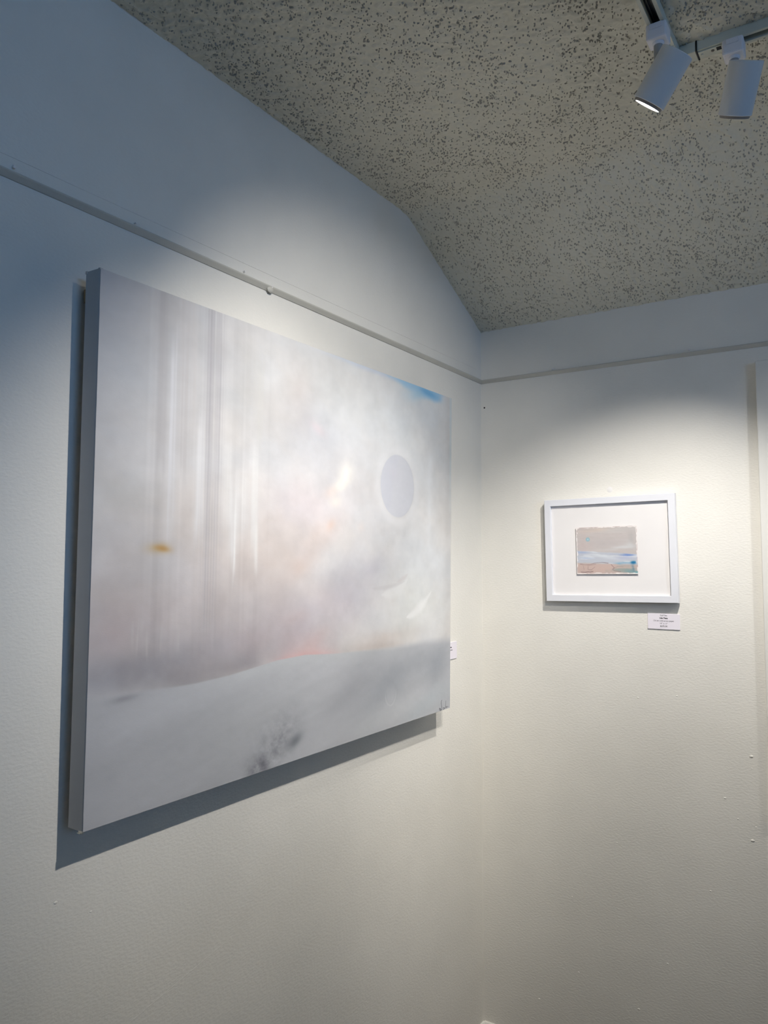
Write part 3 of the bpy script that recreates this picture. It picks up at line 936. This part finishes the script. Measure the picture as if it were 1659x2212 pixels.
# ------------------------------------------------------------------ track spotlights
def spot(name, adapter_c, stem_len, centre, axis, spec, label, lit=True):
    """adapter_c: middle of the adapter's top face on the track; centre, axis: lamp housing"""
    adapter_c, centre, axis = Vector(adapter_c), Vector(centre), Vector(axis).normalized()
    t = empty(name, adapter_c)
    tag(t, label, 'spotlight', 'track spotlights')
    inv = Matrix.Translation(-adapter_c)
    ah = .030
    ad = obj('adapter', bx(-.0185, .0185, -.0185, .0185, -ah, .0, .0035), M_adapter, t)
    obj('adapter_latch', bx(-.011, .011, -.0205, -.0185, -.012, -.002, .0008), M_adapter, ad)
    obj('socket_ring', lathe([(0, -ah - .005), (.0085, -ah - .005), (.0105, -ah - .002), (.0105, -ah + .001)], 24), M_adapter, t, smooth=False)
    st = obj('stem', lathe([(0, -ah - stem_len), (.0065, -ah - stem_len), (.0082, -ah - stem_len + .0018), (.0082, -ah - .004)], 24), M_stem, t, smooth=False)
    q = axis.to_track_quat('-Z', 'Y')
    hm = Matrix.Translation(centre - adapter_c) @ q.to_matrix().to_4x4()
    L, R = .0955, .0300
    # pivot knuckle between the stem and the housing's back end
    stem_end = Vector((0, 0, -ah - stem_len + .006))
    side = (hm.inverted() @ stem_end); k = max(min(side.z, L / 2 - .012), -L / 2)
    target = hm @ Vector((side.x, side.y, 0)).normalized().to_3d() * 0 if False else hm @ (Vector((side.x, side.y, 0)).normalized() * (R - .003) + Vector((0, 0, k)))
    d = target - stem_end
    bm = lathe([(0, 0), (.0075, 0), (.0075, d.length), (0, d.length)], 20)
    bmesh.ops.transform(bm, matrix=Matrix.Translation(stem_end) @ d.to_track_quat('Z', 'Y').to_matrix().to_4x4(), verts=bm.verts)
    obj('pivot', bm, M_stem, t)
    h = obj('housing', lathe([(0, L / 2), (R - .0012, L / 2), (R, L / 2 - .0012), (R, -L / 2 + .0058), (R - .0008, -L / 2 + .005), (R - .0030, -L / 2 + .0048), (R - .0030, L / 2 - .02), (0, L / 2 - .02)], 64), M_lamp, t)
    h.matrix_local = hm
    for p in h.data.polygons: p.use_smooth = False
    for p in h.data.polygons:
        if abs(p.normal.z) < .2: p.use_smooth = True
    h.data.set_sharp_from_angle(angle=math.radians(40))
    bz = obj('bezel', lathe([(R - .0031, -L / 2 + .012), (R - .0031, -L / 2 + .0012), (R - .0040, -L / 2), (R - .0058, -L / 2), (R - .0058, -L / 2 + .012)], 64), M_bezel, h, smooth=True)
    bz.data.set_sharp_from_angle(angle=math.radians(40))
    bz['label'] = 'dark inner ring round the lens'
    obj('lens', lathe([(0, -L / 2 + .0002), (R - .0060, -L / 2 + .0004), (R - .0060, -L / 2 + .004), (0, -L / 2 + .004)], 48), M_lens, h, smooth=True)
    obj('vent_screw', lathe([(0, .0012), (.0012, .001), (.0016, 0)], 10), M_screw, h, loc=(R * .7, 0, L / 2))
    w, colr_, cone, blend = spec
    ld = bpy.data.lights.new('lamp_light', 'SPOT')
    ld.energy = w; ld.color = colr_; ld.spot_size = math.radians(cone); ld.spot_blend = blend
    ld.shadow_soft_size = .012
    lo = bpy.data.objects.new('lamp_light', ld)
    COL.objects.link(lo)
    lo.parent = h
    lo.location = (0, 0, -L / 2 - .008)
    return t
spot('track_spotlight', (.8140, -.9250, ZT), .040, (.822, -.9355, 2.460), (-.624, .198, -.756), LAMP_SPECS['corner'],
     'white cylinder spotlight left of the track joint, its glowing lens showing')
spot('track_spotlight', (.9250, -.8045, ZT), .020, (.9356, -.8139, 2.4664), (-.316, .488, -.813), LAMP_SPECS['frame'],
     'white cylinder spotlight at the right edge, lens turned away to the back wall')
def aimed(adapter, lens_pos, target, spec, label):
    lens_pos = Vector(lens_pos); ax = (Vector(target) - lens_pos).normalized()
    return spot('track_spotlight', adapter, .030, lens_pos - ax * .056, ax, spec, label)
aimed((1.285, -1.57, ZT), (1.253, -1.54, 2.47), (0.05, -1.08, 1.38), LAMP_SPECS['canvas_a'], 'white cylinder spotlight outside the photo aimed at the large canvas')
aimed((1.285, -1.72, ZT), (1.215, -1.69, 2.49), (0.05, -.70, 1.74), LAMP_SPECS['canvas_b'], 'second white cylinder spotlight outside the photo aimed at the large canvas')
aimed((1.77, -.8045, ZT), (1.75, -.77, 2.46), (1.25, 0, 1.72), LAMP_SPECS['right'], 'white cylinder spotlight outside the photo aimed at the cream canvas')
